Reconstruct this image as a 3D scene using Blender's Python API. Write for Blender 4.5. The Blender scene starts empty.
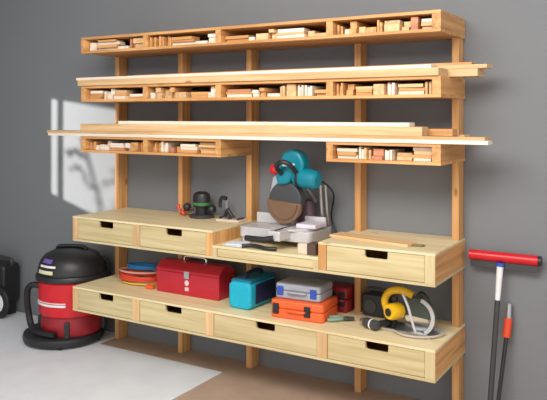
import bpy, bmesh, math, random
from mathutils import Vector, Matrix, Euler
C = bpy.context.scene.collection
PI = math.pi
random.seed(7)

# ------------------------------------------------------------------ materials
def new_mat(name):
    m = bpy.data.materials.new(name); m.use_nodes = True
    nt = m.node_tree
    return m, nt, nt.nodes['Principled BSDF']

def plain(name, col, rough=0.5, metal=0.0, var=0.06, scale=18.0, bump=0.0, coat=0.0):
    m, nt, b = new_mat(name)
    n = nt.nodes; l = nt.links
    tc = n.new('ShaderNodeTexCoord')
    no = n.new('ShaderNodeTexNoise'); no.inputs['Scale'].default_value = scale; no.inputs['Detail'].default_value = 4
    l.new(tc.outputs['Object'], no.inputs['Vector'])
    r = n.new('ShaderNodeValToRGB')
    r.color_ramp.elements[0].position = .3; r.color_ramp.elements[1].position = .7
    r.color_ramp.elements[0].color = (*[c*(1-var) for c in col], 1)
    r.color_ramp.elements[1].color = (*[min(1, c*(1+var)) for c in col], 1)
    l.new(no.outputs['Fac'], r.inputs['Fac']); l.new(r.outputs['Color'], b.inputs['Base Color'])
    b.inputs['Roughness'].default_value = rough; b.inputs['Metallic'].default_value = metal
    if coat: b.inputs['Coat Weight'].default_value = coat
    if bump:
        bp = n.new('ShaderNodeBump'); bp.inputs['Strength'].default_value = bump
        l.new(no.outputs['Fac'], bp.inputs['Height']); l.new(bp.outputs['Normal'], b.inputs['Normal'])
    return m

def wood(name, dark, light, axis, rough=0.55, per=0.12):
    """pine: stretched noise grain along one axis, faint growth bands, each object shifted and tinted"""
    m, nt, b = new_mat(name)
    n = nt.nodes; l = nt.links
    tc = n.new('ShaderNodeTexCoord'); oi = n.new('ShaderNodeObjectInfo')
    sh = n.new('ShaderNodeVectorMath'); sh.operation = 'MULTIPLY_ADD'
    cb = n.new('ShaderNodeCombineXYZ')
    for i in range(3): l.new(oi.outputs['Random'], cb.inputs[i])
    l.new(cb.outputs[0], sh.inputs[0]); sh.inputs[1].default_value = (7, 13, 5); l.new(tc.outputs['Object'], sh.inputs[2])
    mp = n.new('ShaderNodeMapping')
    s = [34.0, 34.0, 34.0]; s['xyz'.index(axis)] = 1.6
    mp.inputs['Scale'].default_value = s
    l.new(sh.outputs[0], mp.inputs['Vector'])
    no = n.new('ShaderNodeTexNoise'); no.inputs['Scale'].default_value = 1.0; no.inputs['Detail'].default_value = 5
    no.inputs['Distortion'].default_value = .6
    l.new(mp.outputs[0], no.inputs['Vector'])
    r = n.new('ShaderNodeValToRGB')
    r.color_ramp.elements[0].position = .28; r.color_ramp.elements[1].position = .62
    r.color_ramp.elements[0].color = (*dark, 1); r.color_ramp.elements[1].color = (*light, 1)
    l.new(no.outputs['Fac'], r.inputs['Fac'])
    # knots
    vo = n.new('ShaderNodeTexVoronoi'); vo.inputs['Scale'].default_value = 3.2
    mp2 = n.new('ShaderNodeMapping'); s2 = [2.0, 2.0, 2.0]; s2['xyz'.index(axis)] = .8
    mp2.inputs['Scale'].default_value = s2; l.new(sh.outputs[0], mp2.inputs['Vector']); l.new(mp2.outputs[0], vo.inputs['Vector'])
    kr = n.new('ShaderNodeValToRGB'); kr.color_ramp.elements[0].position = .04; kr.color_ramp.elements[1].position = .09
    kr.color_ramp.elements[0].color = (.55, .42, .3, 1); kr.color_ramp.elements[1].color = (1, 1, 1, 1)
    l.new(vo.outputs['Distance'], kr.inputs['Fac'])
    mx = n.new('ShaderNodeMix'); mx.data_type = 'RGBA'; mx.blend_type = 'MULTIPLY'; mx.inputs['Factor'].default_value = 1
    l.new(r.outputs['Color'], mx.inputs[6]); l.new(kr.outputs['Color'], mx.inputs[7])
    hs = n.new('ShaderNodeHueSaturation')
    mr = n.new('ShaderNodeMapRange'); mr.inputs['To Min'].default_value = 1-per; mr.inputs['To Max'].default_value = 1+per
    l.new(oi.outputs['Random'], mr.inputs['Value']); l.new(mr.outputs[0], hs.inputs['Value'])
    l.new(mx.outputs[2], hs.inputs['Color']); l.new(hs.outputs['Color'], b.inputs['Base Color'])
    b.inputs['Roughness'].default_value = rough
    bp = n.new('ShaderNodeBump'); bp.inputs['Strength'].default_value = .12
    l.new(no.outputs['Fac'], bp.inputs['Height']); l.new(bp.outputs['Normal'], b.inputs['Normal'])
    return m

PALE_D, PALE_L = (.50, .385, .175), (.66, .55, .31)
FIR_D, FIR_L = (.47, .205, .058), (.74, .405, .155)
W = {}
for ax in 'xyz':
    W['pale_'+ax] = wood('pale_pine_'+ax, PALE_D, PALE_L, ax, per=.05)
    W['fir_'+ax] = wood('amber_fir_'+ax, FIR_D, FIR_L, ax, per=.07)
    W['board_'+ax] = wood('sawn_board_'+ax, (.56, .32, .13), (.78, .53, .28), ax, per=.14)
    W['white_'+ax] = wood('white_offcut_'+ax, (.74, .60, .46), (.88, .80, .68), ax, per=.1)
    W['red_'+ax] = wood('reddish_offcut_'+ax, (.42, .16, .08), (.62, .28, .15), ax, per=.14)
W['top'] = wood('pine_top_lightened', (.70, .55, .29), (.84, .72, .45), 'x', per=.04)  # bench pine made lighter, standing in for stronger light on upward faces
M = {}
M['black'] = plain('black_plastic', (.018, .018, .02), .42)
M['rubber'] = plain('black_rubber', (.012, .012, .013), .6)
M['charcoal'] = plain('charcoal_plastic', (.05, .052, .055), .5)
M['red'] = plain('red_plastic', (.62, .012, .02), .32)
M['redsteel'] = plain('red_painted_steel', (.50, .012, .03), .35, coat=.3)
M['darkred'] = plain('dark_red_plastic', (.30, .012, .02), .4)
M['orange'] = plain('orange_plastic', (.85, .13, .03), .42)
M['teal'] = plain('teal_plastic', (.0, .20, .27), .38)
M['blue'] = plain('sky_blue_fabric', (.006, .42, .60), .6, bump=.06, scale=60)
M['navy'] = plain('navy_trim_and_shade', (.012, .02, .08), .6)
M['blueclip'] = plain('blue_plastic', (.03, .08, .45), .4)
M['bluecord'] = plain('bright_blue_cord', (.01, .20, .50), .45)
M['redcord'] = plain('red_orange_cord', (.80, .07, .035), .45)
M['yellowcord'] = plain('yellow_cord', (.80, .50, .04), .45)
M['pinkcord'] = plain('pale_pink_cord', (.80, .36, .32), .5)
M['yellow'] = plain('yellow_plastic', (.85, .50, .01), .4)
M['green'] = plain('green_plastic', (.05, .20, .06), .45)
M['steel'] = plain('brushed_steel', (.55, .55, .56), .3, .9)
M['alum'] = plain('cast_aluminium', (.62, .60, .60), .45, .35)
M['chrome'] = plain('chrome', (.75, .75, .76), .15, 1.0)
M['bronze'] = plain('bronze_tinted_guard', (.20, .11, .06), .3, .3)
M['greycase'] = plain('grey_case_plastic', (.36, .39, .44), .45)
M['white'] = plain('white_plastic', (.82, .82, .82), .4)
M['paper'] = plain('pale_blue_paper', (.66, .74, .84), .7)
M['label'] = plain('printed_label', (.75, .70, .45), .5)
M['purple'] = plain('purple_label', (.16, .10, .40), .5)
M['redgrip'] = plain('red_orange_grip', (.72, .07, .02), .45)

def make_wall_mat():
    m, nt, b = new_mat('grey_wall_paint')
    n = nt.nodes; l = nt.links
    tc = n.new('ShaderNodeTexCoord')
    no = n.new('ShaderNodeTexNoise'); no.inputs['Scale'].default_value = 120; no.inputs['Detail'].default_value = 3
    l.new(tc.outputs['Object'], no.inputs['Vector'])
    r = n.new('ShaderNodeValToRGB')
    r.color_ramp.elements[0].color = (.190, .199, .209, 1); r.color_ramp.elements[1].color = (.206, .216, .227, 1)
    l.new(no.outputs['Fac'], r.inputs['Fac']); l.new(r.outputs['Color'], b.inputs['Base Color'])
    b.inputs['Roughness'].default_value = .8
    bp = n.new('ShaderNodeBump'); bp.inputs['Strength'].default_value = .05
    l.new(no.outputs['Fac'], bp.inputs['Height']); l.new(bp.outputs['Normal'], b.inputs['Normal'])
    return m
M['wall'] = make_wall_mat()
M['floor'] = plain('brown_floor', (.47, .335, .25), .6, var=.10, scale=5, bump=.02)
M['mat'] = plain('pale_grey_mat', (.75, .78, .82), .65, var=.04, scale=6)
M['ceiling'] = plain('ceiling_paint', (.7, .7, .7), .8)
M['leaf'] = plain('leaf_green', (.06, .14, .03), .6)

# ------------------------------------------------------------------ mesh helpers
class MB:
    def __init__(self): self.bm = bmesh.new()
    def box(self, x0, x1, y0, y1, z0, z1, rot=None, piv=None):
        vs = [(x, y, z) for x in (x0, x1) for y in (y0, y1) for z in (z0, z1)]
        if rot:
            R_ = Euler(rot).to_matrix(); c = Vector(piv) if piv else Vector(((x0+x1)/2, (y0+y1)/2, (z0+z1)/2))
            vs = [R_ @ (Vector(v)-c) + c for v in vs]
        v = [self.bm.verts.new(q) for q in vs]
        for f in ((0,1,3,2), (4,6,7,5), (0,4,5,1), (2,3,7,6), (0,2,6,4), (1,5,7,3)):
            self.bm.faces.new([v[i] for i in f])
        return self
    def prism(self, pts, z0, z1, axis='z'):
        """outline pts extruded from z0 to z1 along axis; pts are the two other coordinates in order"""
        def mk(p, h):
            return {'z': (p[0], p[1], h), 'y': (p[0], h, p[1]), 'x': (h, p[0], p[1])}[axis]
        a = [self.bm.verts.new(mk(p, z0)) for p in pts]; b = [self.bm.verts.new(mk(p, z1)) for p in pts]
        n = len(pts)
        self.bm.faces.new(a[::-1]); self.bm.faces.new(b)
        for i in range(n): self.bm.faces.new([a[i], a[(i+1) % n], b[(i+1) % n], b[i]])
        return self
    def lathe(self, prof, o=(0,0,0), d=(0,0,1), n=28, sx=1, sy=1):
        q = Vector(d).normalized().to_track_quat('Z', 'Y'); o = Vector(o)
        rings = []
        for r, h in prof:
            rings.append([self.bm.verts.new(o + q @ Vector((max(r, 1e-4)*math.cos(2*PI*k/n)*sx, max(r, 1e-4)*math.sin(2*PI*k/n)*sy, h))) for k in range(n)])
        for a, b in zip(rings, rings[1:]):
            for k in range(n): self.bm.faces.new([a[k], a[(k+1) % n], b[(k+1) % n], b[k]])
        self.bm.faces.new(rings[0][::-1]); self.bm.faces.new(rings[-1])
        return self
    def cyl(self, a, b, r, n=20, r2=None):
        a = Vector(a); b = Vector(b); L = (b-a).length; r2 = r if r2 is None else r2
        return self.lathe([(r, 0), (r2, L)], a, b-a, n)
    def tube(self, pts, r, n=10, closed=False):
        pts = [Vector(p) for p in pts]; N = len(pts); rings = []
        up = Vector((0, 0, 1)); prev = None
        for i, p in enumerate(pts):
            t = (pts[(i+1) % N]-pts[i-1]) if closed else (pts[min(i+1, N-1)]-pts[max(i-1, 0)])
            t.normalize()
            if prev is None:
                prev = t.cross(up if abs(t.z) < .9 else Vector((1, 0, 0))).normalized()
            prev = (prev - t*prev.dot(t)).normalized(); bn = t.cross(prev)
            rings.append([self.bm.verts.new(p + r*(math.cos(2*PI*k/n)*prev + math.sin(2*PI*k/n)*bn)) for k in range(n)])
        for i in range(N if closed else N-1):
            a = rings[i]; b = rings[(i+1) % N]
            for k in range(n): self.bm.faces.new([a[k], a[(k+1) % n], b[(k+1) % n], b[k]])
        if not closed: self.bm.faces.new(rings[0][::-1]); self.bm.faces.new(rings[-1])
        return self
    def build(self, name, mat, parent=None, bev=0.0, smooth=False, loc=(0,0,0), seg=2):
        bmesh.ops.recalc_face_normals(self.bm, faces=self.bm.faces)
        me = bpy.data.meshes.new(name); self.bm.to_mesh(me); self.bm.free()
        o = bpy.data.objects.new(name, me); C.objects.link(o); me.materials.append(mat)
        o.location = loc
        if parent: o.parent = parent
        if smooth:
            for p in me.polygons: p.use_smooth = True
            me.set_sharp_from_angle(angle=math.radians(38))
        if bev:
            bv = o.modifiers.new('bevel', 'BEVEL'); bv.width = bev; bv.segments = seg; bv.limit_method = 'ANGLE'
            bv.angle_limit = math.radians(40)
        return o

def curve_pts(ctrl, n=8, closed=False):
    P = [Vector(p) for p in ctrl]; N = len(P); out = []
    for i in range(N if closed else N-1):
        p0 = P[i-1] if (closed or i > 0) else P[0]; p1 = P[i]; p2 = P[(i+1) % N]
        p3 = P[(i+2) % N] if (closed or i+2 < N) else P[-1]
        for k in range(n):
            t = k/n
            out.append(.5*((2*p1)+(p2-p0)*t+(2*p0-5*p1+4*p2-p3)*t*t+(3*p1-p0-3*p2+p3)*t**3))
    if not closed: out.append(P[-1])
    return out

def rrect(x0, x1, y0, y1, r, n=5):
    pts = []
    for cx, cy, a in ((x1-r, y1-r, 0), (x0+r, y1-r, PI/2), (x0+r, y0+r, PI), (x1-r, y0+r, 1.5*PI)):
        for k in range(n+1): pts.append((cx+r*math.cos(a+k*PI/2/n), cy+r*math.sin(a+k*PI/2/n)))
    return pts

def tag(o, label, cat, group=None):
    o['label'] = label; o['category'] = cat
    if group: o['group'] = group
    return o
def thing(name, label, cat, loc=(0,0,0), rotz=0.0, group=None):
    o = bpy.data.objects.new(name, None); C.objects.link(o); o.empty_display_size = .05
    o.location = loc; o.rotation_euler = (0, 0, rotz)
    return tag(o, label, cat, group)
def struct(o): o['kind'] = 'structure'; return o

# ------------------------------------------------------------------ setting
struct(MB().box(-4.3, 3.2, 0, .12, 0, 3.0).build('wall_back', M['wall']))
struct(MB().box(-4.3, 3.2, -5.2, .12, 3.0, 3.1).build('ceiling', M['ceiling']))  # unseen ceiling, added to keep ambient light off the upper wall
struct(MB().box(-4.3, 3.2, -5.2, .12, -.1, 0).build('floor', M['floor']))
tag(MB().prism([(-4.28, -4.9), (-1.40, -4.9), (-1.40, -.24), (-2.425, -.24), (-2.425, -.004), (-4.28, -.004)], .0, .006).build('floor_mat', M['mat'], bev=.002),  # back edge follows the bench's shadow line; bared brown floor deepens the shade
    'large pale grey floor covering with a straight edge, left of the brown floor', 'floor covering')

# ------------------------------------------------------------------ rack: posts
POSTS = [-2.40, -1.84, -1.304, -.575, -.02]
PL = ['pine wall post nearest the left end of the rack, beside the vacuum',
      'second pine wall post from the left, behind the red toolbox left half',
      'middle pine wall post, left of the teal saw',
      'pine wall post right of the teal saw, behind the plank on the bench',
      'pine wall post at the right end of the rack, beside the red squeegee']
for x, lb in zip(POSTS, PL):
    o = MB().box(-.019, .019, -.092, -.003, 0, 2.04).build('wall_post', W['fir_z'], bev=.003, loc=(x, 0, .0))
    tag(o, lb, 'post', 'upright posts of the storage rack')

def slab_outline(x0, x1, yf):
    """board outline whose back edge is notched around the posts"""
    pts = [(x0, yf), (x1, yf), (x1, -.003)]
    for p in sorted(POSTS, reverse=True):
        a, b = p+.021, p-.021
        if b > x0 and a < x1 + .03 and b < x1:
            if a < x1 - .002: pts += [(a, -.003), (a, -.094)]
            else: pts[-1] = (x1, -.094)
            pts += [(b, -.094), (b, -.003)]
    pts.append((x0, -.003))
    return pts

XL, D1, D2, D3, XR = -2.385, -1.852, -1.302, -.588, -.018      # panel centres
HT = .019                                                     # half thickness
YB, YC = -.505, -.42                                          # bench front, cubby front

XO = .007                                                     # outer face of the right end panels
def CAP(x0, yf): return [(x0, yf), (XO, yf), (XO, -.004), (.0006, -.004), (.0006, -.0945), (x0, -.0945)]

def cubby(label, z0, panels, toplab=None):
    xa, xb = panels[0]-HT, (XO if panels[-1] == XR else panels[-1]+HT)
    t = thing('cubby_shelf', label, 'shelf', ((xa+xb)/2, -.25, z0))
    L = t.location
    H = .105
    rel = lambda pts: [(x-L.x, y-L.y) for x, y in pts]
    MB().prism(rel(slab_outline(xa, xb, YC)), 0, .016).build('bottom_panel', W['fir_x'], t, bev=.001, seg=1)
    MB().prism(rel(slab_outline(xa, xb, YC)), H-.016, H).build('top_panel', W['fir_x'], t, bev=.001, seg=1)
    for i, p in enumerate(panels):
        last = p == XR
        b = MB()
        if last: b.prism([(x-L.x, y-L.y) for x, y in CAP(p-HT, YC)], .0162, H-.0162)
        else: b.box(p-HT-L.x, p+HT-L.x, YC-L.y, -.0945-L.y, .0162, H-.0162)
        b.build('end_panel' if i in (0, len(panels)-1) else 'divider', W['fir_y'], t, bev=.0015)
    return t
Z1, Z2, Z3 = 1.962, 1.645, 1.316
cubby('long amber pine cubby shelf, topmost of the rack, four open bins', Z1, [XL, D1, D2, D3, XR])
cubby('long amber pine cubby shelf, middle tier with four bins of offcuts', Z2, [XL, D1, D2, D3, XR])
cubby('short two-bin pine cubby on the lowest tier, left above the bench', Z3, [XL, D1, D2])
cubby('short single-bin pine cubby on the lowest tier, right of the saw', Z3, [D3, XR])

# ------------------------------------------------------------------ benches with drawers
def drawer(t, x0, x1, z0, z1, slotted=True):
    """front with a hand slot along its top edge, box behind as sub-part"""
    L = t.location; yf = YB+.004-L.y; yb = yf+.018
    cx = (x0+x1)/2 + .012; hw = .060; dz = .040; d = .002
    x0 += d; x1 -= d
    X = lambda v: v-L.x
    Z = lambda v: v-L.z
    if slotted:
        pts = [(X(x0), Z(z0)), (X(x1), Z(z0)), (X(x1), Z(z1)), (X(cx+hw), Z(z1)), (X(cx+hw), Z(z1-dz+.008)), (X(cx+hw-.008), Z(z1-dz)),
               (X(cx-hw+.008), Z(z1-dz)), (X(cx-hw), Z(z1-dz+.008)), (X(cx-hw), Z(z1)), (X(x0), Z(z1))]
    else:
        pts = [(X(x0), Z(z0)), (X(x1), Z(z0)), (X(x1), Z(z1)), (X(x0), Z(z1))]
    fr = MB().prism(pts, yf, yb, 'y').build('drawer', W['pale_x'], t, bev=.0025)
    b = MB(); yy = yb+.001; ye = -.13-L.y
    b.box(X(x0+.006), X(x0+.016), yy, ye, Z(z0+.004), Z(z1-.05)); b.box(X(x1-.016), X(x1-.006), yy, ye, Z(z0+.004), Z(z1-.05))
    b.box(X(x0+.016), X(x1-.016), yy, ye, Z(z0+.004), Z(z0+.012)); b.box(X(x0+.016), X(x1-.016), ye-.01, ye, Z(z0+.012), Z(z1-.05))
    b.build('drawer_box', W['fir_y'], fr)
    return fr

def bench(name, label, cat, z0, z1, panels, drawers, sides=(.022, .022), slotted=True, ends=(True, True)):
    xa, xb = panels[0]-sides[0], (XO if panels[-1] == BR else panels[-1]+sides[1])
    t = thing(name, label, cat, ((xa+xb)/2, -.3, z0)); L = t.location
    rel = lambda pts: [(x-L.x, y-L.y) for x, y in pts]
    tp = .013
    MB().prism(rel(slab_outline(xa, xb, YB)), z1-z0-tp, z1-z0).build('worktop', W['top'], t, bev=.0015)
    MB().prism(rel(slab_outline(xa, xb, YB)), 0, .014).build('bottom_panel', W['pale_x'], t, bev=.001)
    for i, p in enumerate(panels):
        endp = i in (0, len(panels)-1)
        hw = .022 if endp else .029
        zt = z1-z0-tp-.0002
        if p == BR:
            MB().prism([(x-L.x, y-L.y) for x, y in CAP(p-hw, YB+.004)], .0142, zt).build('side_panel', W['fir_y'], t, bev=.001)  # amber in place of pale pine puts the side's shade into its colour
            MB().box(p-hw-L.x, XO-L.x, YB-L.y, YB+.0038-L.y, .0142, zt).build('lit_edge_strip', W['pale_z'], t, bev=.001)['label'] = 'pale strip painted as the lit front edge of the side panel'  # thin pale strip paints the light on the panel's front edge
        else:
            MB().box(p-hw-L.x, p+hw-L.x, YB-L.y, -.0945-L.y, .0142, zt).build('side_panel' if endp else 'divider', W['fir_z' if p in (-1.302, D3) and endp else 'board_z'], t, bev=.002)
    for a, b in zip(panels, panels[1:]):
        ha = .022 if a == panels[0] else .029; hb = .022 if b == panels[-1] else .029
        drawer(t, a+ha, b-hb, z0+.016, z1-tp-.002, slotted)
    if panels[-1] == -1.302:
        MB().prism([(xb-.03-L.x, -.40-L.y), (xb+.024-L.x, -.40-L.y), (xb+.024-L.x, -.12-L.y), (xb-.03-L.x, -.12-L.y)], -.0142, -.0003).build('cleat', W['fir_y'], t)
    if panels[0] == D3:
        MB().prism([(xa-.024-L.x, -.40-L.y), (xa+.03-L.x, -.40-L.y), (xa+.03-L.x, -.12-L.y), (xa-.024-L.x, -.12-L.y)], -.0142, -.0003).build('cleat', W['fir_y'], t)
    return t
BL, BR = -2.368, -.021
ZB0, ZB1 = .750, .908
bench('drawer_unit', 'pale pine two-drawer bench unit on the left of the miter saw', 'drawer unit', ZB0, ZB1, [BL, D1, -1.302], None)
bench('drawer_unit', 'pale pine one-drawer bench unit on the right of the miter saw', 'drawer unit', ZB0, ZB1, [D3, BR], None)
bench('drawer_bench', 'long low pine bench with four drawers, under the upper bench', 'bench', .300, .455, [BL, D1, -1.302, D3, BR], None)
# saw bay: lower deck between the two upper units
ba, bb = -1.302+.0223, D3-.0223
t = thing('saw_bay', 'low pine platform between the upper drawer units, carrying the miter saw', 'platform', ((ba+bb)/2, -.3, ZB0))
L = t.location
ol = [(x-L.x, y-L.y) for x, y in slab_outline(ba, bb, YB)]
MB().prism(ol, .062, .076).build('deck', W['top'], t, bev=.0015)
MB().prism(ol, 0, .014).build('bottom_panel', W['pale_x'], t, bev=.001)
for x in (ba, bb-.03):
    MB().box(x-L.x, x+.03-L.x, YB-L.y, -.097-L.y, .0142, .0618).build('side_panel', W['pale_z'], t, bev=.001)
drawer(t, ba+.03, bb-.03, ZB0+.016, ZB0+.061, False)

# ------------------------------------------------------------------ lumber on the two lower tiers
def lumber(x0, x1, yc, w, z0, h, lab, grp, mat='board_x', rz=0):
    o = MB().box(-(x1-x0)/2, (x1-x0)/2, -w/2, w/2, 0, h).build('lumber_board', W[mat], bev=.0015, loc=((x0+x1)/2, yc, z0))
    o.rotation_euler.z = rz
    tag(o, lab, 'board', grp)
g2, g3 = 'long boards on the middle cubby shelf', 'long boards on the lowest cubby tier'
z = Z2+.1052
lumber(-2.42, .0, -0.365, .14, z, .038, 'thick pine board along the front edge on the middle shelf, bottom of its pile', g2)
lumber(-2.33, .145, -0.210, .14, z, .038, 'thick pine board lying behind the front board on the middle shelf', g2)
lumber(-2.445, -.04, -0.375, .10, z+.0382, .016, 'thin pale board lying on top of the front board on the middle shelf', g2, 'white_x')
lumber(-2.3, .19, -0.225, .11, z+.0382, .019, 'pine plank with its end jutting out past the right of the middle shelf', g2, 'board_x')
lumber(-2.1, .11, -0.225, .06, z+.0574, .014, 'narrow strip topmost on the middle shelf, lying at the back of the pile', g2, 'fir_x')
z = Z3+.1052
lumber(-2.71, .232, -0.385, .085, z, .019, 'longest pale strip along the front of the lowest tier, jutting out both ends', g3, 'white_x')
lumber(-2.6, .20, -0.280, .095, z, .030, 'thick pale plank behind the longest strip on the lowest tier', g3, 'board_x')
lumber(-2.73, .215, -0.385, .07, z+.0192, .016, 'pale strip stacked directly on the longest strip of the lowest tier', g3, 'board_x')
lumber(-2.46, .06, -0.155, .11, z, .038, 'thick plank lying nearest the wall on the lowest tier', g3, 'board_x')
lumber(-2.42, -.09, -0.365, .09, z+.0354, .045, 'amber plank on the front pile of the lowest tier, third layer up', g3, 'board_x')
lumber(-2.15, .03, -0.265, .08, z+.0354, .034, 'amber plank behind the third layer plank on the lowest tier', g3, 'fir_x')
lumber(-2.10, -.16, -0.355, .08, z+.0806, .020, 'short topmost pale board of the lumber pile on the lowest tier', g3, 'white_x')

# ------------------------------------------------------------------ offcuts in the bins
BIN = {1: [(XL, D1), (D1, D2), (D2, D3), (D3, XR)], 2: [(XL, D1), (D1, D2), (D2, D3), (D3, XR)], 3: [(XL, D1), (D1, D2), None, (D3, XR)]}
ROWN = {1: 'top shelf', 2: 'middle shelf', 3: 'lowest tier'}
BINN = ['leftmost bin', 'second bin from left', 'third bin from left', 'rightmost bin']
KNAME = {'white': 'pale whitish', 'board': 'honey coloured', 'fir': 'amber', 'red': 'reddish brown'}
random.seed(21)
def offcut(kind, shape, x, y, z, w, d, h, row, b, rz=0):
    ax = {'stick': 'x', 'block': 'y', 'upright': 'y'}[shape]
    o = MB().box(-w/2, w/2, -d/2, d/2, 0, h).build('wood_offcut', W[kind+'_'+ax], bev=.0012, loc=(x, y, z), seg=1)
    o.rotation_euler.z = rz
    sh = {'stick': 'lying lengthwise', 'block': 'end-on block', 'upright': 'slat on edge'}[shape]
    where = BINN[b] if row < 3 else ['leftmost bin', 'second bin', '', 'right-hand bin'][b]
    tag(o, '%s offcut, %s, in the %s of the %s' % (KNAME[kind], sh, where, ROWN[row]), 'wood offcut', 'offcuts in the %s of the %s' % (where, ROWN[row]))
for row, z0 in ((1, Z1), (2, Z2), (3, Z3)):
    for b, bn in enumerate(BIN[row]):
        if bn is None: continue
        xa, xb = bn[0]+HT+.006, bn[1]-HT-.006
        zb = z0+.0164; top = z0+.085
        x = xa
        while x < xb-.03:
            whiteish = {1: .25, 2: .45, 3: .7}[row]
            kind = random.choices(['white', 'board', 'fir', 'red'], [whiteish, .3, .3, .12])[0]
            r = random.random()
            if r < .30:                                     # lengthwise sticks, two high
                w = min(random.uniform(.10, .20), xb-x)
                if w < .05: break
                z = zb
                for k in range(random.choice([2, 3, 3, 4])):
                    h = random.choice([.014, .017, .019])
                    if z+h > top: break
                    kk = random.choices(['white', 'board', 'fir', 'red'], [whiteish, .3, .3, .1])[0]
                    ww = w*random.uniform(.8, .98)
                    offcut(kk, 'stick', x+w/2, YC+.055+random.uniform(0, .03), z, ww, random.uniform(.05, .09), h, row, b, random.uniform(-.04, .04))
                    z += h+.0003
                x += w+.006
            elif r < .78:                                   # end-on blocks
                w = min(random.choice([.034, .04, .06, .085]), xb-x)
                z = zb
                for k in range(random.choice([1, 2, 2])):
                    h = random.choice([.019, .03, .036])
                    if z+h > top: break
                    d = random.uniform(.16, .30)
                    offcut(kind, 'block', x+w/2, YC+.010+d/2+random.uniform(0, .05), z, w*.94, d, h, row, b)
                    z += h+.0003
                x += w+.005
            else:                                           # slats on edge
                for k in range(random.choice([2, 3])):
                    if x+.016 > xb: break
                    d = random.uniform(.15, .26)
                    offcut(kind, 'upright', x+.007, YC+.012+d/2+random.uniform(0, .04), zb, .0125, d, random.uniform(.045, .066), row, b)
                    x += .0165
                x += .006

# ------------------------------------------------------------------ things on the upper bench
ZU = ZB1 + .0004
# miter saw
DK = ZB0+.0764
t = thing('miter_saw', 'teal sliding miter saw standing in the bay between the drawer units', 'miter saw', (-0.895, -0.218, DK))
t.scale = (1.1, 1.1, 1.16)
b = MB()
b.prism(rrect(-.28, .15, -.13, .12, .03), .03, .082)
for x in (-.24, .12):
    for y in (-.10, .09): b.box(x-.02, x+.02, y-.02, y+.02, 0, .03)
b.build('base', M['alum'], t, bev=.004, smooth=True)
MB().lathe([(.135, .0825), (.135, .092), (.13, .094), (.0, .094)], (0, -.02, 0), n=40).build('turntable', M['alum'], t, smooth=True)
MB().box(-.035, .035, -.235, -.12, .045, .092).build('miter_arm', M['alum'], t, bev=.006)
MB().box(-.005, .005, -.22, -.05, .0925, .096).build('kerf_plate', M['charcoal'], t)
h = MB().tube([(0, -.238, .06), (-.05, -.246, .05), (-.16, -.238, .048)], .014, 12).build('miter_lock_handle', M['black'], t, smooth=True)
f = MB(); f.box(-.265, -.03, .03, .045, .083, .135); f.box(.03, .15, .03, .045, .083, .135); f.build('fence', M['alum'], t, bev=.003)
MB().box(.05, .16, -.10, .028, .0945, .115).build('table_wing', plain('pale_lilac_metal', (.68, .62, .70), .45), t, bev=.004)
p = MB().lathe([(.045, .0), (.05, .02), (.04, .06), (.032, .12)], (.015, .10, .083), n=24).build('pivot_column', plain('plum_grey_casting', (.12, .07, .09), .5), t, smooth=True)
r = MB()
for x in (-.015, .05): r.tube([(x, .11, .20), (x, -.01, .30)], .012, 12)
r.build('slide_rail', M['steel'], t, smooth=True)
s = MB(); s.tube([(.105, .09, .09), (.105, .06, .29)], .010, 12); s.tube([(.135, .09, .09), (.135, .06, .29)], .007, 12); s.build('support_rod', M['steel'], t, smooth=True)
g = MB()
arc = [(-.03+.095*math.cos(a), .215+.095*math.sin(a)) for a in [math.radians(q) for q in range(-10, 191, 12)]]
g.prism(arc, -.075, -.02, 'y'); g.build('upper_blade_guard', M['charcoal'], t, bev=.006, smooth=True)
MB().cyl((-.03, -.054, .20), (-.03, -.050, .20), .092, 40).build('saw_blade', M['steel'], t)
g = MB()
lowg = [(-.03+.10*math.cos(a), .205+.10*math.sin(a)) for a in [math.radians(q) for q in range(170, 361, 10)]]
g.prism(lowg, -.085, -.062, 'y'); g.prism([(x*.8+(-.03)*.2, (z-.205)*.8+.205) for x, z in lowg], -.092, -.0855, 'y')
g.build('lower_blade_guard', M['bronze'], t, bev=.003, smooth=True)
mt = MB().lathe([(.0, -.01), (.04, -.008), (.047, .0), (.05, .05), (.047, .10), (.042, .125), (.03, .135), (.0, .136)], (.03, -.05, .355-.02), (1, -.15, -.10), 26).build('motor_housing', M['teal'], t, smooth=True)
MB().lathe([(.051, .02), (.0525, .022), (.0525, .034), (.051, .036)], (.03, -.05, .335), (1, -.15, -.10), 26).build('vent_band', M['black'], mt, smooth=True)
gh = MB().prism([(-.075, .33), (-.055, .40), (-.03, .45), (.02, .468), (.065, .455), (.09, .41), (.085, .36), (.03, .345), (.0, .30), (-.06, .29)], -.095, -.02, 'y').build('gear_head', M['teal'], t, bev=.014, smooth=True, seg=3)
MB().tube(curve_pts([(-.035, -.10, .35), (-.04, -.14, .385), (.0, -.155, .41), (.04, -.14, .395), (.05, -.10, .36)], 6), .012, 12).build('grip', M['black'], gh, smooth=True)
MB().box(-.03, .04, -.0975, -.0955, .385, .40).build('badge', M['white'], gh)
MB().lathe([(.02, 0), (.025, .01), (.025, .035), (.018, .045)], (-.085, -.04, .36), (-1, 0, .1), 20).build('battery_cap', M['red'], t, smooth=True)
MB().prism([(-.13, .25), (-.11, .33), (-.07, .34), (-.05, .27), (-.08, .24)], -.06, .01, 'y').build('dust_port', M['greycase'], t, bev=.008, smooth=True)
cord = curve_pts([(.10, .02, .33), (.16, .10, .25), (.12, .16, .12), (.17, .15, .02)], 6)
MB().tube(cord, .005, 8).build('power_cord', M['black'], t, smooth=True)

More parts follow.
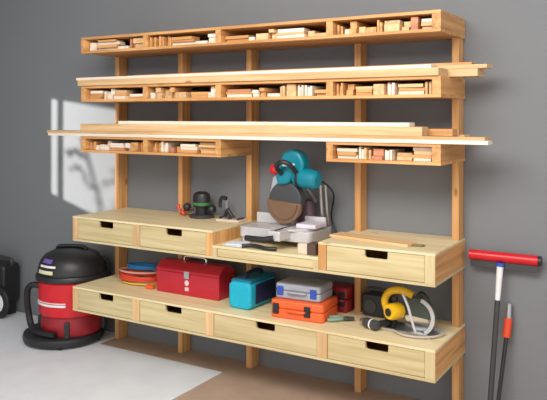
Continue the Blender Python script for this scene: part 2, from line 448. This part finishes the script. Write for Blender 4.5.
# small things in the bay
o = MB().tube(curve_pts([(-.10, -.02, .012), (-.05, .0, .016), (0, 0, .014), (.05, -.015, .012), (.11, .0, .012)], 6), .011, 10).build('bar_clamp', M['black'], None, smooth=True, loc=(-0.989, -0.471, DK))
tag(o, 'black bent clamp bar lying on the saw platform in front of the saw', 'clamp')
b = MB()
b.prism([(-.07, -.05), (.06, -.055), (.07, .04), (-.06, .05)], 0, .004); b.prism([(-.055, -.04), (.07, -.03), (.05, .055), (-.065, .04)], .0042, .009)
o = b.build('paper_sheets', M['paper'], None, loc=(-1.164, -0.419, DK)); tag(o, 'folded pale blue paper sheets lying on the left of the saw platform', 'paper')
t = thing('sanding_block', 'cream and brown block standing at the right front of the saw platform', 'sanding block', (-0.69, -0.445, DK))
MB().box(-.06, -.002, -.03, .03, 0, .055).build('body', plain('cream_block', (.72, .58, .46), .6), t, bev=.006)
MB().box(0, .05, -.032, .032, 0, .062).build('pad', plain('dark_brown_pad', (.09, .055, .035), .7), t, bev=.004)

# plank on the right unit
t = MB().box(-.235, .235, -.055, .055, 0, .014).build('plank', W['board_x'], None, bev=.002, loc=(-0.383, -0.331, ZU)); t.rotation_euler.z = -.16
tag(t, 'flat pine plank lying on top of the right drawer unit', 'plank')
t = thing('carpenter_pencil', 'short dark carpenter marker lying on the right drawer unit beside the plank end', 'pencil', (-0.131, -0.372, ZU), .3)
MB().tube([(-.03, 0, .006), (.03, 0, .006)], .006, 8).build('barrel', plain('olive_marker', (.16, .14, .05), .5), t, smooth=True)
MB().cyl((.0305, 0, .006), (.044, 0, .006), .005, 8, .001).build('tip', M['black'], t)

# left unit: red clamp, router, trigger clamp, bit case
t = thing('spring_clamp', 'small red spring clamp on the left bench unit at the second post', 'clamp', (-1.782, -.15, ZU))
j = MB(); j.tube(curve_pts([(-.028, 0, .075), (-.02, 0, .045), (.0, 0, .035), (.022, 0, .012)], 5), .009, 10); j.build('jaw', M['redcord'], t, smooth=True)
j = MB(); j.tube(curve_pts([(.028, 0.0, .075), (.02, 0, .048), (.004, .02, .035), (-.022, 0.02, .012)], 5), .009, 10); j.build('jaw', M['redcord'], t, smooth=True)
MB().cyl((0, -.018, .036), (0, .038, .036), .008, 14).build('spring', M['steel'], t)
t = thing('wood_router', 'black and green router with two knobs standing on the left bench unit', 'router', (-1.640, -.125, ZU))
t.scale = (1.3, 1.15, 1.28)
MB().lathe([(.062, 0), (.064, .004), (.064, .012), (.055, .016)], n=32).build('base', M['charcoal'], t, smooth=True)
MB().lathe([(.03, .016), (.032, .05), (.044, .055), (.046, .10), (.040, .118), (.022, .128), (.0, .129)], n=28).build('motor_body', M['black'], t, smooth=True)
MB().lathe([(.0455, .062), (.0475, .064), (.0475, .074), (.0455, .076)], n=28).build('green_band', M['green'], t, smooth=True)
for s_ in (-1, 1):
    MB().lathe([(.006, 0), (.009, .02), (.02, .028), (.022, .045), (.012, .056), (.0, .057)], (s_*.04, -.012, .035), (s_, -.2, .35), 16).build('knob', M['black'], t, smooth=True)
t = thing('trigger_clamp', 'black trigger clamp standing upright left of the middle post', 'clamp', (-1.452, -.115, ZU))
t.scale = (1.0, 1.0, 1.2)
MB().box(-.008, .008, -.004, .004, 0, .105).build('bar', M['steel'], t, bev=.001)
MB().tube(curve_pts([(.004, -.01, .11), (-.03, -.01, .112), (-.045, -.01, .085), (-.04, -.01, .06)], 6), .011, 10).build('fixed_jaw', M['black'], t, smooth=True)
MB().tube(curve_pts([(.0, -.02, .02), (.02, -.02, .05), (.045, -.02, .03), (.06, -.02, .012)], 6), .012, 10).build('grip', M['black'], t, smooth=True)
t = thing('bit_tray', 'low cream tray of steel bits beside the base of the middle post', 'tray', (-1.385, -.155, ZU))
MB().box(-.09, .08, -.05, .05, 0, .014).build('tray', plain('cream_tray', (.70, .60, .48), .6), t, bev=.004)
for k in range(5):
    MB().tube([(-.07+k*.033, -.035, .0205), (-.066+k*.033, .03, .0205)], .006, 8).build('bit', M['steel'] if k % 2 else M['charcoal'], t, smooth=True)

# ------------------------------------------------------------------ things on the lower bench
ZL = .4554
# extension cords
def coil(name, label, mat, cx, cy, z, r, thick, turns, squash=.62, wob=.012, tail=None):
    t = thing(name, label, 'cord', (cx, cy, z))
    pts = []; N = turns*26
    for i in range(N+1):
        a = 2*PI*i/26
        rr = r + wob*math.sin(a*1.7+i*.11)
        pts.append((rr*math.cos(a), rr*math.sin(a)*squash, thick + i/26*thick*1.55))
    if tail: pts += tail
    MB().tube(pts, thick, 8).build('coil', mat, t, smooth=True)
    return t
cx, cy = -2.075, -.215
t = coil('extension_cord', 'yellow extension cord, bottom coil of the pile beside the toolbox', M['yellowcord'], cx, cy, ZL, .135, .0055, 1, wob=.006)
t = coil('extension_cord', 'red and orange extension cord coiled in the middle of the cord pile', M['redcord'], cx, cy, ZL+.0215, .145, .0065, 3, wob=.012)
MB().box(.13, .19, -.10, -.07, -.02, .004).build('plug', M['orange'], t, bev=.004)
t = coil('extension_cord', 'pale pink cord lying over the red coil in the cord pile', M['pinkcord'], cx-.005, cy, ZL+.0705, .14, .006, 1, wob=.01)
t = coil('extension_cord', 'bright blue cord coiled on top of the cord pile', M['bluecord'], cx+.02, cy+.01, ZL+.0935, .11, .007, 2, wob=.008)

# red toolbox
t = thing('toolbox', 'red steel toolbox with a chrome handle on the lower bench', 'toolbox', (-1.607, -.235, ZL))
t.scale = (.94, .80, 1)
MB().prism([(-.105, 0), (.105, 0), (.105, .135), (-.105, .135)], -.255, .255, 'x').build('body', M['redsteel'], t, bev=.006)
MB().prism([(-.108, .1355), (.108, .1355), (.108, .150), (.045, .192), (-.045, .192), (-.108, .150)], -.258, .258, 'x').build('lid', M['redsteel'], t, bev=.006)
b = MB(); b.tube(curve_pts([(-.09, 0, .195), (-.085, 0, .217), (-.05, 0, .223), (.05, 0, .223), (.085, 0, .217), (.09, 0, .195)], 6), .008, 10)
b.build('handle', M['chrome'], t, smooth=True)
b = MB(); b.box(-.02, .02, -.113, -.106, .105, .15); b.build('latch', M['chrome'], t, bev=.002)
e = MB(); e.lathe([(.017, 0), (.017, .002)], (.0, -.1055, .078), (0, -1, 0), 24); e.box(-.015, .015, -.1075, -.1055, .03, .052); e.build('emblem', plain('silver_emblem', (.8, .62, .62), .4), t)

# blue tool bag
t = thing('tool_bag', 'bright blue tool bag with rounded front beside the red toolbox', 'bag', (-1.165, -.26, ZL), -.02)
t.scale = (1, 1, .93)
MB().prism(rrect(-.076, .076, 0, .165, .032), -.14, .14, 'y').build('body', M['blue'], t, bev=.014, smooth=True, seg=3)
MB().prism(rrect(-.068, .068, .152, .178, .012), -.125, .138, 'y').build('lid', plain('deep_blue_fabric', (.008, .16, .26), .6), t, bev=.006, smooth=True)
MB().tube(curve_pts([(0, -.09, .172), (0, -.07, .20), (0, .0, .212), (0, .08, .20), (0, .10, .172)], 6), .010, 8).build('carry_handle', M['navy'], t, smooth=True)
MB().box(.0765, .081, -.09, .12, .03, .15).build('shaded_side', M['navy'], t, bev=.002)  # dark navy sheet painting the shade on the bag's right side

# orange case with grey case on top
def tool_case(name, label, loc, w, d, h, mat, latch, lx=(-.6, .6), rz=0):
    t = thing(name, label, 'tool case', loc, rz)
    MB().prism(rrect(-w/2, w/2, -d/2, d/2, .02), 0, h*.52).build('lower_shell', mat, t, bev=.008, smooth=True)
    MB().prism(rrect(-w/2, w/2, -d/2, d/2, .02), h*.53, h).build('upper_shell', mat, t, bev=.010, smooth=True, seg=3)
    for f in lx:
        x = f*w/2
        MB().box(x-.018, x+.018, -d/2-.008, -d/2+.004, h*.24, h*.82).build('latch', latch, t, bev=.003)
    MB().tube(curve_pts([(-.05, -d/2, h*.5), (-.045, -d/2-.016, h*.5), (.045, -d/2-.016, h*.5), (.05, -d/2, h*.5)], 5), .006, 8).build('handle', mat, t, smooth=True)
    return t
tool_case('tool_case', 'orange plastic tool case with two black latches on the lower bench', (-0.795, -0.307, ZL), .31, .23, .098, M['orange'], M['black'], (-.78, .42), .08)
tool_case('tool_case', 'grey plastic tool case with blue latches stacked on the orange case', (-0.805, -0.292, ZL+.0985), .27, .19, .082, M['greycase'], M['blueclip'], (-.75, .72), .06)
tool_case('tool_case', 'dark red plastic case half hidden behind the orange case, left of the fourth post', (-.672, -.10, ZL), .13, .12, .14, M['darkred'], M['black'], (-.3, .5))

# small tools at the right
t = thing('pliers', 'green handled pliers lying right of the orange case', 'pliers', (-.565, -.30, ZL), .5)
for s_ in (-1, 1):
    MB().tube(curve_pts([(-.085, s_*.028, .012), (-.03, s_*.02, .014), (.0, s_*.002, .014)], 6), .010, 10).build('handle', plain('sage_green_grip', (.22, .33, .24), .5), t, smooth=True)
MB().prism([(0, -.015), (.02, -.018), (.06, -.006), (.06, .006), (.02, .018), (0, .015)], .006, .022).build('jaws', M['charcoal'], t, bev=.003)
t = thing('cordless_drill', 'black and grey cordless drill lying on the lower bench left of the circular saw', 'drill', (-.395, -.35, ZL), 2.75)
t.scale = (.85, .85, .85)
MB().lathe([(.02, -.075), (.03, -.07), (.032, -.02), (.03, .02), (.024, .035)], (0, 0, .033), (1, 0, 0), 22).build('motor_body', M['charcoal'], t, smooth=True)
MB().lathe([(.022, .0355), (.022, .055), (.012, .072), (.006, .074)], (0, 0, .033), (1, 0, 0), 18).build('chuck', M['steel'], t, smooth=True)
MB().prism([(-.06, -.02), (-.025, -.025), (-.04, -.115), (-.075, -.11)], .016, .048).build('grip', M['black'], t, bev=.008, smooth=True)
MB().box(-.095, -.02, -.150, -.1155, .006, .058).build('battery', M['black'], t, bev=.006)
MB().lathe([(.0305, -.035), (.0335, -.033), (.0335, -.025), (.0305, -.023)], (0, 0, .033), (1, 0, 0), 22).build('trim_ring', M['white'], t, smooth=True)
t = thing('radio', 'black box-shaped radio standing at the back of the lower bench by the fourth post', 'radio', (-.455, -.095, ZL))
MB().prism(rrect(-.07, .07, 0, .12, .02), -.05, .05, 'y').build('body', M['black'], t, bev=.006, smooth=True)
MB().cyl((-.02, -.056, .055), (-.02, -.0505, .055), .036, 24).build('speaker_grille', M['charcoal'], t)
MB().tube(curve_pts([(-.05, 0, .118), (-.05, 0, .145), (.05, 0, .145), (.05, 0, .118)], 5), .006, 8).build('handle', M['charcoal'], t, smooth=True)

# circular saw, yellow
t = thing('circular_saw', 'yellow circular saw resting on its steel shoe at the right end of the lower bench', 'circular saw', (-0.199, -0.266, ZL), -.08)
b = MB(); b.prism(rrect(-.125, .145, -.09, .055, .015), 0, .004); b.box(-.125, .145, .052, .0555, .004, .016); b.box(-.125, .145, -.0905, -.087, .004, .016)
b.build('shoe', M['steel'], t, bev=.001)
MB().cyl((.045, -.004, .085), (.045, -.001, .085), .078, 44).build('saw_blade', M['chrome'], t)
arc = [(.045+.094*math.cos(a), .085+.094*math.sin(a)) for a in [math.radians(q) for q in range(-8, 189, 9)]]
MB().prism(arc, -.022, .018, 'y').build('upper_guard', plain('dark_green_grey_guard', (.06, .08, .065), .45), t, bev=.005, smooth=True)
ring = [(.045+.098*math.cos(a), .085+.098*math.sin(a)) for a in [math.radians(q) for q in range(-62, 75, 8)]]
inn = [(.045+.078*math.cos(a), .085+.078*math.sin(a)) for a in [math.radians(q) for q in range(74, -63, -8)]]
MB().prism(ring+inn, -.034, -.026, 'y').build('lower_guard', M['alum'], t, bev=.001, smooth=True)
m_ = MB().lathe([(.0, 0), (.036, .002), (.042, .012), (.042, .07), (.036, .085), (.0, .088)], (-.045, -.024, .10), (-.35, -1, .05), 26).build('motor_housing', M['yellow'], t, smooth=True)
MB().lathe([(.02, .089), (.02, .093), (.0, .0935)], (-.045, -.024, .10), (-.35, -1, .05), 20).build('end_cap', M['black'], m_, smooth=True)
h_ = MB().tube(curve_pts([(.02, -.02, .185), (-.04, -.03, .205), (-.10, -.04, .19), (-.125, -.045, .14), (-.10, -.045, .085), (-.06, -.04, .07)], 7), .019, 14).build('handle', M['yellow'], t, smooth=True)
MB().box(-.085, -.055, -.052, -.036, .150, .172).build('trigger', M['black'], h_, bev=.004)
MB().tube(curve_pts([(-.0, -.095, .205), (.03, -.10, .15), (.05, -.098, .08), (.07, -.095, .02)], 6), .007, 10).build('depth_lever', M['alum'], t, smooth=True)
MB().tube(curve_pts([(.06, -.05, .19), (.09, -.07, .215), (.12, -.07, .19)], 6), .013, 12).build('front_knob', M['black'], t, smooth=True)
MB().tube(curve_pts([(-.06, -.09, .012), (.02, -.125, .010), (.10, -.11, .010), (.16, -.06, .012), (.175, .02, .010)], 7), .006, 8).build('power_cord', plain('pale_cord', (.5, .42, .36), .5), t, smooth=True)

# ------------------------------------------------------------------ wet/dry vacuum
t = thing('shop_vacuum', 'red and black wet-dry shop vacuum on the floor left of the rack', 'vacuum', (-2.645, -.275, .0065))
t.scale = (1.05, 1.05, .93)
ringp = [(.242, .012), (.258, .022), (.262, .045), (.256, .068), (.242, .078), (.225, .082), (.15, .076), (.0, .074)]
MB().lathe([(.0, .010)] + ringp, (-.058, -.012, 0), n=48).build('base_dolly', M['black'], t, smooth=True)
for k in range(5):
    a = 2*PI*k/5+.4
    MB().cyl((.235*math.cos(a)-.070, .235*math.sin(a)-.012, .0125), (.235*math.cos(a)-.046, .235*math.sin(a)-.012, .0125), .0125, 16).build('caster', M['rubber'], t)
MB().lathe([(.185, .0765), (.195, .09), (.195, .17), (.188, .20), (.188, .215)], n=40).build('lower_tank', M['darkred'], t, smooth=True)
for k in range(4):
    a = 2*PI*k/4 - .9
    MB().box(.198*math.cos(a)-.016, .198*math.cos(a)+.016, .198*math.sin(a)-.016, .198*math.sin(a)+.016, .08, .19, rot=(0, 0, a)).build('tank_clip', M['black'], t, bev=.005)
d = MB().lathe([(.19, .2155), (.205, .225), (.214, .38), (.216, .46), (.21, .468)], n=40).build('drum', M['red'], t, smooth=True)
e = MB()
for dz, hh in ((.30, .016), (.323, .006)):
    for k in range(14):
        a0 = math.radians(-126+k*5.2); a1 = math.radians(-126+(k+1)*5.2-.2)
        R0, R1 = .211, .2145
        e.prism([(R0*math.cos(a0), R0*math.sin(a0)), (R1*math.cos(a0), R1*math.sin(a0)), (R1*math.cos(a1), R1*math.sin(a1)), (R0*math.cos(a1), R0*math.sin(a1))], dz, dz+hh)
e.build('white_stripe', M['white'], d)
MB().lathe([(.212, .4685), (.228, .472), (.230, .492), (.222, .51), (.208, .515)], n=44).build('lid_rim', M['black'], t, smooth=True)
hd = MB().lathe([(.216, .5155), (.213, .55), (.20, .60), (.168, .645), (.11, .675), (.05, .685), (.0, .686)], n=44).build('motor_head', M['black'], t, smooth=True)
def patch(a0, a1, z0, r0, z1, r1, mat, name):
    b = MB(); n = 10
    lo = []; hi = []; lo2 = []; hi2 = []
    for k in range(n+1):
        a = math.radians(a0+(a1-a0)*k/n)
        for lst, r_, z_ in ((lo, r0+.003, z0), (hi, r1+.003, z1), (lo2, r0-.004, z0-.001), (hi2, r1-.004, z1-.001)):
            lst.append(b.bm.verts.new((r_*math.cos(a), r_*math.sin(a), z_)))
    for k in range(n):
        b.bm.faces.new([lo[k], lo[k+1], hi[k+1], hi[k]]); b.bm.faces.new([lo2[k], hi2[k], hi2[k+1], lo2[k+1]])
        b.bm.faces.new([lo[k], lo2[k], lo2[k+1], lo[k+1]]); b.bm.faces.new([hi[k], hi[k+1], hi2[k+1], hi2[k]])
    b.bm.faces.new([lo[0], hi[0], hi2[0], lo2[0]]); b.bm.faces.new([lo[n], lo2[n], hi2[n], hi[n]])
    b.build(name, mat, hd, smooth=False)
patch(-112, -76, .53, .2145, .555, .2115, M['label'], 'yellow_label')
patch(-108, -82, .605, .1965, .63, .179, M['purple'], 'purple_label')
patch(-110, -72, .575, .206, .59, .2025, M['white'], 'white_label')
MB().tube(curve_pts([(-.10, -.03, .668), (-.07, -.03, .695), (.07, .03, .695), (.10, .03, .668)], 6), .014, 10).build('carry_handle', M['black'], t, smooth=True)
hz_ = curve_pts([(r_*math.cos(math.radians(a_)), r_*math.sin(math.radians(a_)), z_) for a_, r_, z_ in ((-118, .20, .43), (-124, .25, .435), (-130, .275, .39), (-134, .278, .30), (-137, .27, .21), (-132, .255, .14), (-118, .235, .108), (-95, .222, .106), (-70, .222, .106))], 10)
MB().tube(hz_, .021, 12).build('hose', M['rubber'], t, smooth=True)
MB().tube(curve_pts([(.10, .13, .60), (.13, .19, .56), (.12, .20, .42), (.10, .20, .30), (.07, .205, .13)], 10), .020, 12).build('wand', M['charcoal'], t, smooth=True)

# ------------------------------------------------------------------ wheeled machine at the left edge
t = thing('wheeled_generator', 'black wheeled machine with a white wheel hub at the left edge by the wall', 'generator', (-3.512, -.13, .0065))
MB().prism(rrect(-.40, .03, .10, .40, .04), -.05, .10, 'y').build('body', M['black'], t, bev=.012, smooth=True)
MB().tube(curve_pts([(.02, .03, .39), (.035, .02, .415), (-.0, .02, .44), (-.25, .02, .44), (-.27, .03, .39)], 6), .014, 10).build('handle', M['charcoal'], t, smooth=True)
for x in (.0, -.27):
    w = MB().lathe([(.075, -.018), (.112, -.016), (.122, -.006), (.122, .006), (.112, .016), (.075, .018)], (x, -.072, .122), (0, 1, 0), 36).build('wheel', M['rubber'], t, smooth=True)
    MB().lathe([(.0, -.026), (.022, -.025), (.03, -.02), (.074, -.0185), (.074, -.017)], (x, -.072, .122), (0, 1, 0), 28).build('hub', M['white'], w, smooth=True)
for x in (-.24, -.03): MB().box(x-.03, x+.03, .03, .09, 0, .12).build('foot', M['rubber'], t, bev=.004)

# ------------------------------------------------------------------ squeegee and scraper leaning right of the rack
t = thing('floor_squeegee', 'red-headed floor squeegee leaning head-up against the wall right of the rack', 'squeegee', (.11, -.125, 0))
MB().tube([(-.065, .072, .835), (.275, .072, .835)], .026, 16).build('head', M['red'], t, smooth=True)
MB().box(-.06, .275, .066, .076, .775, .812).build('rubber_blade', M['charcoal'], t, bev=.002)
MB().cyl((.276, .072, .835), (.29, .072, .835), .024, 16).build('end_cap', M['black'], t, smooth=True)
MB().cyl((.092, .062, .79), (.082, .05, .62), .017, 16, .013).build('ferrule', M['white'], t, smooth=True)
MB().cyl((.082, .05, .619), (.05, 0, .008), .0135, 14).build('pole', M['charcoal'], t, smooth=True)
MB().cyl((.0945, .064, .808), (.092, .0625, .791), .022, 16).build('collar', M['blueclip'], t, smooth=True)
t = thing('long_handled_scraper', 'grey pole with a red-orange grip leaning beside the floor squeegee', 'scraper', (.15, -.14, 0))
MB().cyl((.045, .0, .004), (.08, .09, .43), .010, 12).build('pole', M['black'], t, smooth=True)
MB().cyl((.08, .09, .431), (.088, .105, .525), .020, 14).build('grip', M['redgrip'], t, smooth=True)
MB().cyl((.088, .105, .526), (.090, .108, .60), .015, 14, .012).build('end_knob', M['steel'], t, smooth=True)

# ------------------------------------------------------------------ lights
def area(name, loc, target, sx, sy, power, col):
    l = bpy.data.lights.new(name, 'AREA'); l.shape = 'RECTANGLE'; l.size = sx; l.size_y = sy; l.energy = power; l.color = col
    o = bpy.data.objects.new(name, l); C.objects.link(o); o.location = loc
    o.rotation_euler = (Vector(target)-Vector(loc)).to_track_quat('-Z', 'Y').to_euler(); return o
area('ceiling_light', (-.3, -2.55, 2.9), (-.9, -.5, .6), 2.4, 1.5, 122, (1, .97, .93))
w = bpy.data.worlds.new('world'); bpy.context.scene.world = w; w.use_nodes = True
w.node_tree.nodes['Background'].inputs[0].default_value = (.97, .985, 1, 1)
w.node_tree.nodes['Background'].inputs[1].default_value = .98

# low sun as a spot; unseen side window sized to shape its wall patch
S = Vector((-7.6, -4.4, 2.25)); WX = -4.3
def through(X, z):
    p = Vector((X, 0, z)); k = (WX-S.x)/(p.x-S.x); return S + (p-S)*k
a = through(-3.16, 1.70); b_ = through(-2.15, .95)
ymx, ymn = a.y, b_.y; z1 = a.z; z0 = through(-2.6, .80).z
Wb = MB(); T = .10
Wb.box(WX-T, WX, -5.2, ymn, 0, 3.0); Wb.box(WX-T, WX, ymx, .12, 0, 3.0)
Wb.box(WX-T, WX, ymn, ymx, 0, z0); Wb.box(WX-T, WX, ymn, ymx, z1, 3.0)
struct(Wb.build('wall_left', M['wall']))
fr = MB(); q = through(-3.0, 1.3).y
fr.box(WX-.06, WX-.03, q-.008, q+.008, z0, z1)
fr.box(WX-.06, WX-.03, ymn+.001, ymn+.015, z0, z1); fr.box(WX-.06, WX-.03, ymx-.012, ymx-.001, z0, z1)
struct(fr.build('window_1', M['white']))
lf = MB(); random.seed(3)
for k in range(30):
    c = through(random.uniform(-3.0, -2.2), random.uniform(.85, 1.35)); c = S + (c-S)*.85
    s_ = random.uniform(.008, .022)
    lf.box(c.x-.002, c.x+.002, c.y-s_, c.y+s_, c.z-s_*.5, c.z+s_*.5, rot=(random.uniform(-1, 1), 0, random.uniform(-.5, .5)))
st = through(-2.65, 1.2); st = S+(st-S)*.85
lf.tube([(st.x, st.y-.1, 0.0), (st.x, st.y-.05, .9), (st.x, st.y, 1.5), (st.x, st.y+.1, 1.75)], .008, 8)
o = lf.build('garden_shrub', M['leaf']); tag(o, 'leafy green shrub outside the side window', 'shrub'); 
sp = bpy.data.lights.new('low_sun', 'SPOT'); sp.energy = 4200; sp.spot_size = math.radians(17); sp.spot_blend = .2; sp.shadow_soft_size = .04; sp.color = (1, .97, .92)
so = bpy.data.objects.new('low_sun', sp); C.objects.link(so); so.location = S
so.rotation_euler = (Vector((-2.6, 0, 1.27))-S).to_track_quat('-Z', 'Y').to_euler()

# ------------------------------------------------------------------ camera
cam = bpy.data.cameras.new('camera'); co = bpy.data.objects.new('camera', cam); C.objects.link(co)
co.location = (1.048, -3.710, 1.56); co.rotation_euler = (PI/2, 0, math.radians(31.0))
cam.sensor_width = 36; cam.lens = 700/547*36; cam.shift_y = -(200-115)/547; cam.clip_start = .05
sc = bpy.context.scene; sc.camera = co
sc.view_settings.view_transform = 'Standard'; sc.view_settings.look = 'None'; sc.view_settings.gamma = 1
sc.view_settings.use_curve_mapping = False; sc.view_settings.exposure = .32
